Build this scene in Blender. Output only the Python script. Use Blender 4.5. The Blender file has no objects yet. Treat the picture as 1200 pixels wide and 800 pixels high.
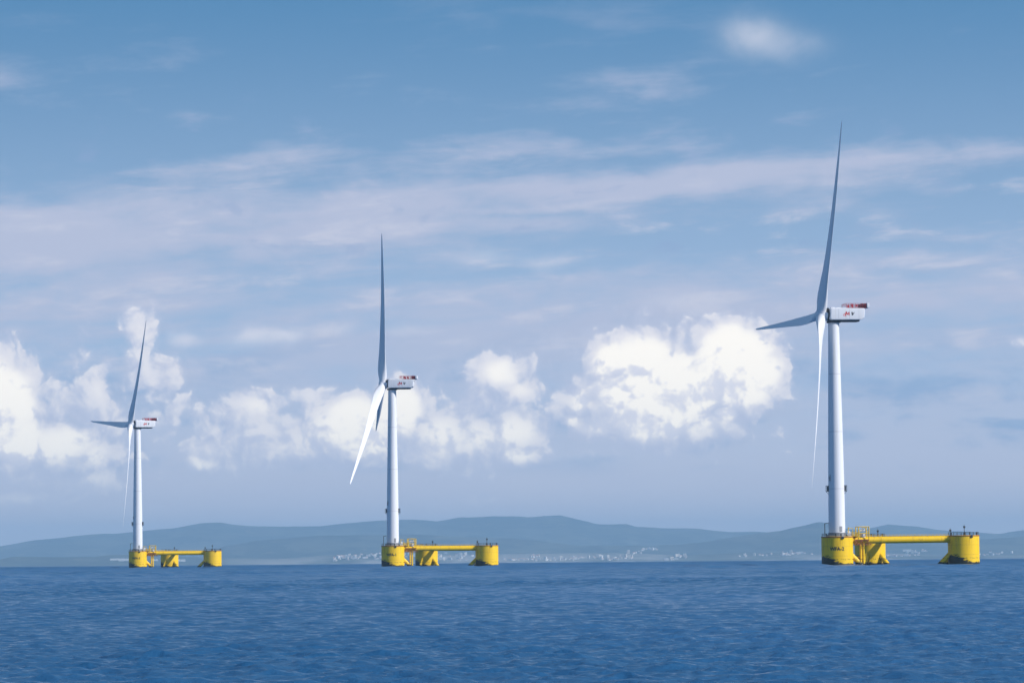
import bpy, bmesh, math, random
import numpy as np
from mathutils import Matrix, Vector

random.seed(7); rng = np.random.default_rng(11)
PI = math.pi
scene = bpy.context.scene
COL = scene.collection

# ------------------------------------------------------------------ camera
F = 4450.0                     # focal length in pixels of a 1200 px wide frame
CAM_H = 3.7
R_EARTH = 6.371e6
PITCH = math.atan(254.2 / F)
ROLL = math.radians(0.47)
cam_d = bpy.data.cameras.new("camera")
cam = bpy.data.objects.new("camera", cam_d); COL.objects.link(cam)
cam_d.sensor_width = 36.0; cam_d.lens = 36.0 * F / 1200.0
cam_d.clip_start = 1.0; cam_d.clip_end = 120000.0
CAM_M = Matrix.Translation((0, 0, CAM_H)) @ Matrix.Rotation(PI / 2 + PITCH, 4, 'X') @ Matrix.Rotation(-ROLL, 4, 'Z')
cam.matrix_world = CAM_M
scene.camera = cam

def ray(px, py):
    """direction of a point of the 1200 x 800 photograph"""
    d = CAM_M.to_3x3() @ Vector(((px - 600) / F, (400 - py) / F, -1.0))
    return d.normalized()

def drop(x, y):
    return -(x * x + y * y) / (2 * R_EARTH)

# ------------------------------------------------------------------ light
SUN_V = Vector((0.925, -0.381, 0)).normalized()
SUN_EL = math.radians(31)
sun_dir = Vector((SUN_V.x * math.cos(SUN_EL), SUN_V.y * math.cos(SUN_EL), math.sin(SUN_EL)))
sd = bpy.data.lights.new("sun", 'SUN'); sd.energy = 4.5; sd.angle = math.radians(0.5); sd.color = (1.0, 0.965, 0.925)
sun = bpy.data.objects.new("sun", sd); COL.objects.link(sun)
sun.rotation_euler = sun_dir.to_track_quat('Z', 'Y').to_euler()
sun.location = (200, -200, 400)

scene.view_settings.view_transform = 'Standard'
scene.view_settings.look = 'None'
scene.view_settings.exposure = 0.15
scene.view_settings.gamma = 1.0
scene.cycles.max_bounces = 6
scene.cycles.volume_bounces = 0
scene.cycles.use_denoising = True
scene.cycles.denoising_prefilter = 'ACCURATE'
scene.cycles.caustics_reflective = False
scene.cycles.caustics_refractive = False

# ------------------------------------------------------------------ node helper
class N:
    def __init__(s, tree): s.t = tree
    def new(s, kind, **kw):
        n = s.t.nodes.new(kind)
        for k, v in kw.items(): setattr(n, k, v)
        return n
    def put(s, sock, v):
        if isinstance(v, bpy.types.NodeSocket): s.t.links.new(v, sock)
        elif v is not None: sock.default_value = v
    def m(s, op, a, b=None, c=None, clamp=False):
        n = s.new('ShaderNodeMath', operation=op, use_clamp=clamp)
        for i, v in enumerate((a, b, c)):
            if v is not None: s.put(n.inputs[i], v)
        return n.outputs[0]
    def v(s, op, a, b=None, scale=None):
        n = s.new('ShaderNodeVectorMath', operation=op)
        s.put(n.inputs[0], a)
        if b is not None: s.put(n.inputs[1], b)
        if scale is not None: s.put(n.inputs['Scale'], scale)
        return n.outputs['Value'] if op in ('LENGTH', 'DOT_PRODUCT', 'DISTANCE') else n.outputs[0]
    def step(s, x, a, b, lo=0.0, hi=1.0, kind='SMOOTHSTEP'):
        n = s.new('ShaderNodeMapRange', interpolation_type=kind)
        s.put(n.inputs[0], x); s.put(n.inputs[1], a); s.put(n.inputs[2], b); s.put(n.inputs[3], lo); s.put(n.inputs[4], hi)
        return n.outputs[0]
    def mix(s, f, a, b):
        n = s.new('ShaderNodeMix', data_type='RGBA')
        s.put(n.inputs[0], f)
        s.put(n.inputs[6], (*a, 1) if isinstance(a, tuple) else a)
        s.put(n.inputs[7], (*b, 1) if isinstance(b, tuple) else b)
        return n.outputs[2]
    def noise(s, vec, scale=1.0, detail=6.0, rough=0.55, dist=0.0, kind='FBM', lac=2.0):
        n = s.new('ShaderNodeTexNoise', noise_dimensions='3D', noise_type=kind)
        s.put(n.inputs['Vector'], vec)
        for k, v in (('Scale', scale), ('Detail', detail), ('Roughness', rough), ('Distortion', dist), ('Lacunarity', lac)):
            s.put(n.inputs[k], v)
        return n.outputs['Fac']
    def comb(s, x, y, z=0.0):
        n = s.new('ShaderNodeCombineXYZ')
        for i, v in enumerate((x, y, z)): s.put(n.inputs[i], v)
        return n.outputs[0]
    def sep(s, v):
        n = s.new('ShaderNodeSeparateXYZ'); s.put(n.inputs[0], v)
        return n.outputs
    def vor(s, vec, scale, smooth=0.4):
        n = s.new('ShaderNodeTexVoronoi', feature='SMOOTH_F1')
        s.put(n.inputs['Vector'], vec); n.inputs['Scale'].default_value = scale
        n.inputs['Smoothness'].default_value = smooth
        return n.outputs['Distance']

def srgb(r, g, b):
    f = lambda c: (c / 255 / 12.92) if c <= 10 else ((c / 255 + 0.055) / 1.055) ** 2.4
    return (f(r), f(g), f(b))

# ------------------------------------------------------------------ world: Nishita sky with a thin veil and cumulus
K = 44.5                       # one sky unit = 1/44.5 rad
world = bpy.data.worlds.new("World"); scene.world = world
world.use_nodes = True
wt = world.node_tree; wt.nodes.clear(); w = N(wt)
world.cycles.sampling_method = 'MANUAL'; world.cycles.sample_map_resolution = 1024

def sky_xy(px, py):            # photograph point -> (azimuth, elevation) in sky units
    d = ray(px, py)
    return 6 + K * math.atan2(d.x, d.y), K * math.asin(d.z)

# cumulus masses: centre x, y, half-width, half-height, strength
CUMULUS = [
 (-30,470,62,62,1.0),(5,470,40,45,1.0),(20,515,45,32,.85),(70,520,48,27,.72),(110,535,30,22,.55),(60,560,60,14,.28),(110,565,36,16,.5),(25,585,42,11,.55),
 (165,400,22,34,.36),(175,440,22,34,.26),(115,455,18,26,.42),(190,480,40,60,.05),
 
 (300,478,34,20,.50),(300,505,70,34,.35),(240,528,36,18,.35),(240,542,20,9,.6),(350,520,60,30,.42),(370,462,30,14,.25),(390,500,45,40,.55),
 (425,500,48,36,1.0),(465,482,32,34,1.0),(405,515,26,16,.8),
 (520,510,44,32,.60),(560,515,40,30,.55),(600,510,42,34,.62),(610,535,30,14,.65),(500,535,26,14,.45),(585,435,34,22,.62),(610,455,28,18,.50),
 (680,470,24,22,.60),(715,422,26,24,.85),(750,420,42,28,1.0),(745,465,48,34,.95),(800,450,55,42,1.1),(860,420,46,40,1.1),(885,440,36,34,.95),(850,395,26,20,.7),
 (770,490,66,32,.85),(820,498,55,20,.6),(870,455,40,30,.9),(720,455,34,26,.7),(852,486,16,14,.75),(700,500,36,16,.5),(672,495,14,10,.55),(905,460,16,22,.45),(650,480,16,12,.25),
 (563,584,24,8,.45),(1195,398,14,6,.2),(365,574,6,4,.2),
 (300,508,95,38,.22),(95,510,70,80,.20),(565,500,95,48,.24),(790,460,120,70,.15),
]
SOFT = {(890,42),(935,52),(563,584),(215,398),(300,396),(335,393),(395,385)}

def cloud_group():
    g = bpy.data.node_groups.new("cumulus_density", 'ShaderNodeTree')
    g.interface.new_socket('P', in_out='INPUT', socket_type='NodeSocketVector')
    g.interface.new_socket('D', in_out='OUTPUT', socket_type='NodeSocketFloat')
    g.interface.new_socket('E', in_out='OUTPUT', socket_type='NodeSocketFloat')
    q = N(g); gi = q.new('NodeGroupInput'); go = q.new('NodeGroupOutput')
    P = gi.outputs[0]
    # domain warp
    n1 = q.new('ShaderNodeTexNoise'); n1.inputs['Scale'].default_value = 2.2; n1.inputs['Detail'].default_value = 4
    q.put(n1.inputs['Vector'], P)
    W = q.v('SUBTRACT', n1.outputs['Color'], (0.5, 0.5, 0.5))
    PW = q.v('ADD', P, q.v('MULTIPLY', W, (0.34, 0.24, 0.0)))
    E = None
    for (cx, cy, rx, ry, s) in CUMULUS:
        x, y = sky_xy(cx, cy)
        d = q.v('MULTIPLY', q.v('SUBTRACT', PW, (x, y, 0)), (100 / rx * .86, 100 / ry * .86, 0))
        l2 = q.v('DOT_PRODUCT', d, d)
        s = s if (cx, cy) in SOFT else s * 1.0 + .16
        e = q.m('MULTIPLY_ADD', l2, -(0.30 + .5 * s), s)
        E = e if E is None else q.m('SMOOTH_MAX', E, e, 0.10)
    E = q.m('MAXIMUM', E, -1.0)
    f1 = q.noise(P, 2.6, 9, 0.56)
    f2 = q.noise(q.v('ADD', P, (13.1, 4.2, 1)), 7.5, 6, 0.6)
    vo = q.vor(q.v('ADD', P, q.v('MULTIPLY', W, (.5, .5, 0))), 4.2, .5)
    vo2 = q.vor(q.v('ADD', P, q.v('MULTIPLY', W, (.6, .6, 0))), 10.0, .5)
    n = q.m('ADD', q.m('MULTIPLY', q.m('SUBTRACT', f1, .5), .95), q.m('MULTIPLY', q.m('SUBTRACT', f2, .5), .34))
    n = q.m('ADD', n, q.m('MULTIPLY', q.m('SUBTRACT', .42, vo), .72))
    n = q.m('ADD', n, q.m('MULTIPLY', q.m('SUBTRACT', .42, vo2), .38))
    D = q.m('ADD', E, n)
    q.put(go.inputs['D'], D); q.put(go.inputs['E'], E)
    return g
CG = cloud_group()
def cumulus(P):
    n = w.new('ShaderNodeGroup'); n.node_tree = CG; w.put(n.inputs[0], P)
    return n.outputs[0], n.outputs[1]

tc = w.new('ShaderNodeTexCoord')
dirv = w.v('NORMALIZE', tc.outputs['Generated'])
dx, dy, dz = w.sep(dirv)[:3]
az = w.m('ARCTAN2', dx, dy); el = w.m('ARCSINE', dz)
X = w.m('MULTIPLY_ADD', az, K, 6.0); Y = w.m('MULTIPLY', el, K)
P = w.comb(X, Y, 0.0)

sky = w.new('ShaderNodeTexSky', sky_type='NISHITA')
sky.sun_disc = False; sky.sun_elevation = SUN_EL; sky.sun_rotation = math.atan2(SUN_V.x, SUN_V.y)
sky.air_density = 1.0; sky.dust_density = 0.3; sky.ozone_density = 2.0
skyc = w.v('SCALE', sky.outputs[0], scale=0.125)

VEIL = srgb(186,191,213)
# the low blue of the hour: the clear air is a deeper blue towards the top of the view
clear = w.mix(w.step(Y, 1.5, 7.5), w.mix(w.step(Y, 0.0, 2.6), srgb(214,210,222), srgb(163,187,217)), srgb(74,128,173))
up = w.step(el, 0.20, 0.55)
base = w.mix(up, clear, skyc)

base0 = w.mix(w.m('MULTIPLY', w.step(el, .40, .0), .35), base, VEIL)

# thin high veil, long streaks
tilt = w.m('MULTIPLY_ADD', X, -0.055, Y)
S1 = w.noise(w.comb(w.m('MULTIPLY', X, .22), w.m('MULTIPLY', tilt, 1.15), 3.0), 1.0, 7, .55, .25)
S2 = w.noise(w.comb(w.m('MULTIPLY', X, .6), w.m('MULTIPLY', tilt, 3.4), 9.0), 1.0, 6, .6, .3)
S3 = w.noise(w.comb(w.m('MULTIPLY', X, 1.2), w.m('MULTIPLY', Y, 2.6), 5.0), 1.0, 6, .6, .4)
Sn = w.m('ADD', w.m('ADD', w.m('MULTIPLY', S1, .52), w.m('MULTIPLY', S2, .30)), w.m('MULTIPLY', S3, .18))
# two broad bands read from the picture plus a lower layer
def band(c, hw, s):
    d = w.m('DIVIDE', w.m('SUBTRACT', tilt, c), hw)
    return w.m('MULTIPLY', w.m('EXPONENT', w.m('MULTIPLY', w.m('MULTIPLY', d, d), -1.0)), s)
low = w.step(Y, 4.9, 3.4)
right_b = w.step(X, 4.0, 6.5)
b1 = w.m('MULTIPLY', band(4.02, .22, .36), w.step(X, 2.0, 6.0))
b2 = w.m('MULTIPLY', band(4.45, .16, .20), w.m('MULTIPLY', w.step(X, 1.8, 4.0), w.step(X, 8.5, 6.5)))
b3 = w.m('MULTIPLY', band(3.75, .35, .24), w.step(X, 5.5, 2.5))
gap = w.m('MULTIPLY', band(3.30, .22, -.30), w.step(X, 5.0, 8.0))
veil = w.m('ADD', w.m('ADD', w.m('ADD', b1, b2), w.m('ADD', b3, gap)), w.m('MULTIPLY', low, .42))
veil = w.m('ADD', veil, w.m('MULTIPLY', w.m('SUBTRACT', Sn, .5), 3.1))
veil = w.step(veil, .0, .62)
veil = w.m('MULTIPLY', veil, w.m('MULTIPLY_ADD', w.step(Y, 7.0, 4.6), .83, .07))
veil = w.m('MULTIPLY', veil, w.m('MULTIPLY_ADD', w.step(Y, 1.2, 3.0), .62, .33))
veil = w.m('MULTIPLY', veil, w.step(el, .40, .16))
base = w.mix(veil, base, VEIL)

# dark under-smudges of blue-grey below the cumulus line
s4 = w.noise(w.comb(w.m('MULTIPLY', X, .8), w.m('MULTIPLY', Y, 2.2), 21.0), 1.0, 6, .55, .3)
g1 = w.m('MULTIPLY', w.step(Y, .9, 1.3), w.step(Y, 2.9, 1.8))
sm = w.m('MULTIPLY', g1, w.step(s4, .47, .68))
base = w.mix(w.m('MULTIPLY', sm, .75), base, srgb(134,166,204))
g2 = w.m('MULTIPLY', w.step(Y, 3.3, 3.7), w.step(Y, 5.9, 4.2))
sm2 = w.m('MULTIPLY', g2, w.step(S3, .58, .70))
base = w.mix(w.m('MULTIPLY', sm2, .45), base, srgb(140,163,200))

fib = w.m('MULTIPLY', w.m('MULTIPLY', w.step(S2, .50, .66), w.step(S3, .40, .60)), w.m('MULTIPLY', w.step(Y, 1.3, 2.4), w.step(Y, 4.9, 3.9)))
base = w.mix(w.m('MULTIPLY', fib, .55), base, srgb(206,207,221))

# faint soft puffs
pn = w.noise(w.v('ADD', P, (3.3, 7.7, 2.0)), 2.6, 6, .55, .3)
pc = w.new('ShaderNodeTexNoise'); pc.inputs['Scale'].default_value = 2.4; pc.inputs['Detail'].default_value = 4; w.put(pc.inputs['Vector'], P)
PP = w.v('ADD', P, w.v('MULTIPLY', w.v('SUBTRACT', pc.outputs['Color'], (.5, .5, .5)), (.32, .22, 0)))
for (cx, cy, rx, ry, s_) in ((884,42,32,20,.52),(930,54,34,16,.26),(216,398,18,8,.62),(298,396,26,9,.70),(332,393,22,8,.62),(392,386,22,6,.40),(478,388,26,7,.35),(560,300,34,8,.28),(640,306,30,8,.28),(800,352,46,9,.26)):
    x_, y_ = sky_xy(cx, cy)
    d_ = w.v('MULTIPLY', w.v('SUBTRACT', PP, (x_, y_, 0)), (100 / rx, 100 / ry, 0))
    g_ = w.m('EXPONENT', w.m('MULTIPLY', w.v('DOT_PRODUCT', d_, d_), -1.0))
    g_ = w.m('MULTIPLY', g_, w.step(pn, .25, .60, .55, 1.0))
    base = w.mix(w.m('MULTIPLY', g_, s_), base, srgb(222,222,232))

D0, E0 = cumulus(P)
D1, E1 = cumulus(w.v('ADD', P, (0.07, 0.09, 0.0)))
D2, E2 = cumulus(w.v('ADD', P, (0.22, 0.34, 0.0)))
strong = w.step(E0, .25, 1.0)                        # the towering masses are whiter than the ragged ones
fade = w.m('MULTIPLY', w.step(Y, .45, 1.3), w.m('MULTIPLY_ADD', w.step(Y, 5.2, 4.6), .80, .20))
nd = w.m('SUBTRACT', w.m('SUBTRACT', D0, E0), w.m('SUBTRACT', D1, E1))      # small billows
ed = w.m('SUBTRACT', w.m('MAXIMUM', E0, -.2), w.m('MAXIMUM', E2, -.2))       # whole mass: top against base
sh = w.m('ADD', w.m('MULTIPLY', nd, 1.15), w.m('MULTIPLY', ed, .50))
lit = w.step(w.m('ADD', sh, w.m('MULTIPLY', strong, .12)), -.34, .60, kind='LINEAR')
# soft skirt, firm grey-lavender body, sunlit heads
skirt = w.m('MULTIPLY', w.m('MULTIPLY', w.step(D0, -.50, .05), .38), fade)
base = w.mix(skirt, base, srgb(197,202,222))
bodya = w.m('MULTIPLY', w.m('MULTIPLY', w.step(D0, -.14, .16), w.m('MULTIPLY_ADD', strong, .24, .74)), fade)
dark = w.mix(strong, srgb(193,199,221), srgb(226,226,236))
bodyc = w.mix(lit, dark, srgb(240,236,239))
heada = w.m('MULTIPLY', w.step(D0, -.04, .20), w.m('MULTIPLY', w.step(w.m('MULTIPLY_ADD', strong, .14, lit), .30, .85), w.m('MULTIPLY_ADD', strong, .62, .36)))
heada = w.m('MULTIPLY', heada, fade)
headc = w.mix(w.step(strong, .15, .8), srgb(240,236,238), (1.12, 1.06, .96))
final = w.mix(heada, w.mix(bodya, base, bodyc), headc)

# away from the cumulus line the cheap clear sky is used as it is (same colours, faster)
zone = w.m('MULTIPLY', w.m('LESS_THAN', w.m('ABSOLUTE', az), .25), w.m('MULTIPLY', w.m('GREATER_THAN', el, -.004), w.m('LESS_THAN', el, .17)))
bg = w.new('ShaderNodeBackground'); w.put(bg.inputs[0], final); bg.inputs[1].default_value = 1.0
bg0 = w.new('ShaderNodeBackground'); w.put(bg0.inputs[0], base0); bg0.inputs[1].default_value = 1.0
ms = w.new('ShaderNodeMixShader'); w.put(ms.inputs[0], zone); wt.links.new(bg0.outputs[0], ms.inputs[1]); wt.links.new(bg.outputs[0], ms.inputs[2])
wo = w.new('ShaderNodeOutputWorld'); wt.links.new(ms.outputs[0], wo.inputs[0])

# ------------------------------------------------------------------ materials
def mat(name, color, rough=0.5, metal=0.0, spec=0.5, vary=0.0, vscale=0.5, fn=None):
    m = bpy.data.materials.new(name); m.use_nodes = True
    t = m.node_tree; q = N(t); b = t.nodes['Principled BSDF']
    b.inputs['Base Color'].default_value = (*color, 1); b.inputs['Roughness'].default_value = rough
    b.inputs['Metallic'].default_value = metal; b.inputs['Specular IOR Level'].default_value = spec
    if vary:
        o = q.new('ShaderNodeTexCoord').outputs['Object']
        f = q.noise(o, vscale, 6, .6)
        c2 = tuple(c * (1 - vary) for c in color)
        q.put(b.inputs['Base Color'], q.mix(q.step(f, .35, .65), c2, color))
        q.put(b.inputs['Roughness'], q.step(f, .3, .7, rough * 1.2, rough * .85))
    if fn: fn(q, b)
    return m

WHITE = (0.72, 0.73, 0.76)
def white_fn(q, b):
    o = q.new('ShaderNodeTexCoord').outputs['Object']
    s = q.noise(q.v('MULTIPLY', o, (.9, .9, .06)), 1.0, 6, .6)           # faint vertical run-off streaks
    q.put(b.inputs['Base Color'], q.mix(q.step(s, .52, .80), WHITE, (0.62, 0.61, 0.57)))
def tower_fn(q, b):
    o = q.new('ShaderNodeTexCoord').outputs['Object']
    s = q.noise(q.v('MULTIPLY', o, (1.1, 1.1, .05)), 1.0, 6, .6)
    c = q.mix(q.step(s, .52, .80), WHITE, (0.60, 0.59, 0.55))
    z = q.sep(o)[2]
    seam = None
    for zz in (30.2, 52.6, 75.3):                                          # flange joints of the tower cans
        d = q.m('ABSOLUTE', q.m('SUBTRACT', z, zz))
        k = q.step(d, .10, .16, 1.0, 0.0)
        seam = k if seam is None else q.m('MAXIMUM', seam, k)
    q.put(b.inputs['Base Color'], q.mix(q.m('MULTIPLY', seam, .45), c, (0.3, 0.3, 0.31)))
M_TOWER = mat('white_tower_paint', WHITE, .42, fn=tower_fn)
M_WHITE = mat('white_gelcoat', WHITE, .38, fn=white_fn)
def yellow_fn(q, b):
    o = q.new('ShaderNodeTexCoord').outputs['Object']
    x, y, z = q.sep(o)[:3]
    Yc = (0.84, 0.53, 0.004)
    s = q.noise(q.v('MULTIPLY', o, (.8, .8, .10)), 1.0, 6, .6)
    c = q.mix(q.step(s, .50, .75), Yc, (0.62, 0.34, 0.012))
    for zz in (3.9, 7.7):
        c = q.mix(q.m('MULTIPLY', q.step(q.m('ABSOLUTE', q.m('SUBTRACT', z, zz)), .05, .12, 1, 0), .35), c, (0.40, 0.22, 0.01))
    run = q.m('MULTIPLY', q.step(q.noise(q.v('MULTIPLY', o, (2.2, 2.2, .12)), 1.0, 4, .6), .60, .70), q.step(z, 4.0, 11.0))
    c = q.mix(q.m('MULTIPLY', run, .55), c, (0.30, 0.13, 0.02))
    pt = q.noise(o, 1.7, 5, .6)
    c = q.mix(q.step(pt, .66, .72), c, (0.20, 0.09, 0.02))                # rust spots
    # marine growth: ragged patches low on the steel, higher on the weather side
    g = q.noise(q.v('MULTIPLY', o, (.55, .55, 1.3)), 1.0, 7, .65)
    side = q.step(x, 1.5, -5.0)
    lim = q.m('MULTIPLY_ADD', side, 2.9, 1.15)
    lim = q.m('ADD', lim, q.m('MULTIPLY', q.m('SUBTRACT', g, .5), 6.0))
    gm = q.step(q.m('SUBTRACT', lim, z), 0.0, .5)
    # thin scum line and the always-wet foot
    ln = q.step(q.m('ABSOLUTE', q.m('SUBTRACT', z, q.m('MULTIPLY_ADD', g, .8, 2.1))), .14, .26, 1, 0)
    ln = q.m('MULTIPLY', ln, q.step(pt, .46, .56))
    wet = q.step(z, .95, .72)
    gm = q.m('MAXIMUM', q.m('MAXIMUM', gm, q.m('MULTIPLY', ln, .85)), wet)
    q.put(b.inputs['Base Color'], q.mix(gm, c, (0.022, 0.025, 0.014)))
M_YEL = mat('yellow_marine_paint', (0.80, 0.53, .006), .5, spec=.35, fn=yellow_fn)
M_YEL2 = mat('yellow_rail_paint', (0.80, 0.53, .006), .45, vary=.2)
M_DARK = mat('dark_steel', (0.035, 0.04, 0.05), .5, vary=.3)
M_GREY = mat('galvanised_grey', (0.30, 0.31, 0.33), .45, .3, vary=.2, vscale=1.5)
M_RED = mat('red_rail_paint', (0.42, 0.025, 0.035), .5, vary=.25, vscale=1.0)
M_RUST = mat('red_brown_primer', (0.30, 0.07, 0.03), .6, vary=.35, vscale=1.2)
M_LOGO_RED = mat('red_lettering', (0.55, 0.02, 0.02), .5)
M_LOGO_BLK = mat('black_lettering', (0.015, 0.017, 0.02), .5)
M_SEAL_SHADE = mat('black_seal_and_shade', (0.03, 0.03, 0.035), .6)  # rotor seal, and the painted shade of the tray below the nacelle

# ------------------------------------------------------------------ mesh helpers
def link(name, me, parent=None, mats=None):
    o = bpy.data.objects.new(name, me); COL.objects.link(o)
    if parent: o.parent = parent
    return o
def mesh_from(name, bm, m, smooth=True, angle=35):
    me = bpy.data.meshes.new(name); bmesh.ops.recalc_face_normals(bm, faces=bm.faces)
    bm.to_mesh(me); bm.free()
    for x in (m if isinstance(m, (list, tuple)) else [m]): me.materials.append(x)
    if smooth:
        me.polygons.foreach_set('use_smooth', [True] * len(me.polygons))
        me.set_sharp_from_angle(angle=math.radians(angle))
    return me
def frame_to(p, q):
    p, q = Vector(p), Vector(q); d = q - p
    return Matrix.Translation(p) @ d.to_track_quat('Z', 'Y').to_matrix().to_4x4(), d.length
def tube(bm, p, q, r, r2=None, n=16, cap=True):
    m, L = frame_to(p, q)
    bmesh.ops.create_cone(bm, cap_ends=cap, segments=n, radius1=r, radius2=r if r2 is None else r2, depth=L,
                          matrix=m @ Matrix.Translation((0, 0, L / 2)))
def box(bm, c, s, rot=None, bev=0.0):
    m = Matrix.Translation(c)
    if rot is not None: m = m @ rot
    r = bmesh.ops.create_cube(bm, size=1.0, matrix=m @ Matrix.Diagonal((*s, 1)))
    if bev:
        es = list({e for v in r['verts'] for e in v.link_edges})
        bmesh.ops.bevel(bm, geom=es, offset=bev, segments=2, affect='EDGES', profile=.6)
def lathe(bm, prof, n=64, mtx=None):
    rings = []
    for r, z in prof:
        rings.append([bm.verts.new((r * math.cos(2 * PI * i / n), r * math.sin(2 * PI * i / n), z)) for i in range(n)])
    for a, b in zip(rings, rings[1:]):
        for i in range(n):
            bm.faces.new((a[i], a[(i + 1) % n], b[(i + 1) % n], b[i]))
    bm.faces.new(list(reversed(rings[0]))); bm.faces.new(rings[-1])
    if mtx is not None:
        bmesh.ops.transform(bm, matrix=mtx, verts=[v for r in rings for v in r])
def rail_ring(bm, R, z0, h, n, rr=.05, gap=None):
    for i in range(n):
        a = 2 * PI * i / n; b = 2 * PI * (i + 1) / n
        if gap and gap[0] < a < gap[1]: continue
        p = (R * math.cos(a), R * math.sin(a)); q = (R * math.cos(b), R * math.sin(b))
        tube(bm, (*p, z0), (*p, z0 + h), rr, n=5)
        for k in (.5, 1.0): tube(bm, (*p, z0 + h * k), (*q, z0 + h * k), rr * .8, n=5)
def rail_line(bm, p, q, h, n, rr=.05):
    p, q = Vector(p), Vector(q)
    for i in range(n + 1):
        c = p.lerp(q, i / n); tube(bm, c, c + Vector((0, 0, h)), rr, n=5)
    for k in (.5, 1.0): tube(bm, p + Vector((0, 0, h * k)), q + Vector((0, 0, h * k)), rr * .8, n=5)
def text_mesh(name, s, size, m, shear=0.0, bend=None, thick=.02):
    cu = bpy.data.curves.new(name, 'FONT'); cu.body = s; cu.size = size; cu.shear = shear
    cu.extrude = thick; cu.offset = size * .03; cu.align_x = 'CENTER'; cu.align_y = 'CENTER'
    o = bpy.data.objects.new(name, cu); COL.objects.link(o)
    dg = bpy.context.evaluated_depsgraph_get(); dg.update()
    me = bpy.data.meshes.new_from_object(o.evaluated_get(dg)); me.name = name
    bpy.data.objects.remove(o); bpy.data.curves.remove(cu)
    bm = bmesh.new(); bm.from_mesh(me); bpy.data.meshes.remove(me)
    if bend:
        R, a0 = bend
        for v in bm.verts:
            x, y, z = v.co; a = a0 + x / R; rr = R + z + .03
            v.co = (rr * math.cos(a), rr * math.sin(a), y)
    return mesh_from(name, bm, m, smooth=False)

# ------------------------------------------------------------------ SEA  (one curved sheet, real waves)
def wave_set():
    out = []
    main = math.radians(-78)
    for i in range(130):
        lam = 0.42 * (9.0 / 0.42) ** (rng.random())
        th = main + rng.normal(0, .62)
        k = 2 * PI / lam
        # steepness per component
        st = 0.034 * (1.0 if lam < 1.3 else (1.3 / lam) ** .85)
        out.append((lam, k, math.cos(th), math.sin(th), st / k, rng.random() * 2 * PI))
    for i in range(26):
        lam = 12 * 3.2 ** rng.random(); th = rng.random() * 2 * PI; k = 2 * PI / lam
        out.append((lam, k, math.cos(th), math.sin(th), .006 / k, rng.random() * 2 * PI))
    return out
def build_sea():
    rs = [2.0, 20.0, 45.0, 70.0]
    r = 92.0
    while r < 9000:
        rs.append(r); r += max(.13, r * .00125) if r < 700 else r * .0022
    rs += [9500, 10500, 12000, 14000, 16500, 19000, 22000, 26000, 30000, 35000, 40000, 46000]
    rs = np.array(rs)
    fine = np.radians(np.linspace(-9.6, 9.6, 1000))
    coarse = np.radians(np.linspace(9.6, 350.4, 150))[1:-1]
    ang = np.concatenate([fine, coarse])
    nr, na = len(rs), len(ang)
    Rg, Ag = np.meshgrid(rs, ang, indexing='ij')
    x0 = (Rg * np.sin(Ag)).ravel(); y0 = (Rg * np.cos(Ag)).ravel()
    dr = np.gradient(rs)
    dxs = np.repeat(dr, na)
    isf = np.tile(np.arange(na) < 1000, nr)
    z = np.zeros_like(x0); hx = np.zeros_like(x0); hy = np.zeros_like(x0)
    x0l, y0l = x0, y0
    # slow gust pattern so that rough and smooth patches alternate
    gust = 1 + .28 * np.sin(x0 * .021 + 1.3 * np.sin(y0 * .0061)) * np.sin(y0 * .0093 + .7) + .18 * np.sin(x0 * .057 - y0 * .031)
    # far out only the longer waves can be resolved: they take over the steepness of the short ones
    far_gain = 1 + 2.6 * np.clip((Rg.ravel() - 130) / 900, 0, 1)
    for lam, k, cx, cy, a, ph in wave_set():
        att = np.clip((lam / dxs - 2.2) / 1.5, 0, 1) * gust
        if lam > 2.5: att = att * far_gain
        if lam > 12: att = att * np.clip((Rg.ravel() - 500) / 700, 0, 1)
        sel = (att > 0) & isf
        p = k * (x0l[sel] * cx + y0l[sel] * cy) + ph
        A = a * att[sel]
        z[sel] += A * np.sin(p)
        c = A * np.cos(p) * .75
        hx[sel] += c * cx; hy[sel] += c * cy
    x = x0 + hx; y = y0 + hy
    z = z + drop(x0, y0)
    co = np.stack([x, y, z], 1).astype(np.float32)
    i = np.arange(nr - 1)[:, None]; j = np.arange(na)[None, :]; j2 = (j + 1) % na
    f = np.stack([i * na + j, (i + 1) * na + j, (i + 1) * na + j2, i * na + j2], -1).reshape(-1, 4)
    f = f[:, ::-1]
    me = bpy.data.meshes.new('sea')
    me.vertices.add(len(co)); me.vertices.foreach_set('co', co.ravel())
    me.loops.add(f.size); me.loops.foreach_set('vertex_index', f.ravel().astype(np.int32))
    me.polygons.add(len(f)); me.polygons.foreach_set('loop_start', np.arange(0, f.size, 4, dtype=np.int32))
    me.polygons.foreach_set('use_smooth', np.ones(len(f), dtype=bool))
    me.update(calc_edges=True)
    return me
def sea_fn(q, b):
    o = q.new('ShaderNodeTexCoord').outputs['Object']
    n1 = q.noise(q.v('MULTIPLY', o, (.75, 1.0, 0.3)), 2.6, 8, .64)
    bp = q.new('ShaderNodeBump'); bp.inputs['Strength'].default_value = 1.0; bp.inputs['Distance'].default_value = .13
    q.put(bp.inputs['Height'], n1); q.put(b.inputs['Normal'], bp.outputs[0])
    big = q.noise(q.v('MULTIPLY', o, (.012, .004, 0)), 1.0, 4, .5)
    q.put(b.inputs['Base Color'], q.mix(q.step(big, .4, .62), (0.018, 0.094, 0.214), (0.028, 0.112, 0.250)))
    rad = q.v('LENGTH', o)                             # unresolved ripples far out
    q.put(b.inputs['Roughness'], q.step(rad, 200, 2500, .16, .42, kind='LINEAR'))
    b.inputs['IOR'].default_value = 1.333
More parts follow.
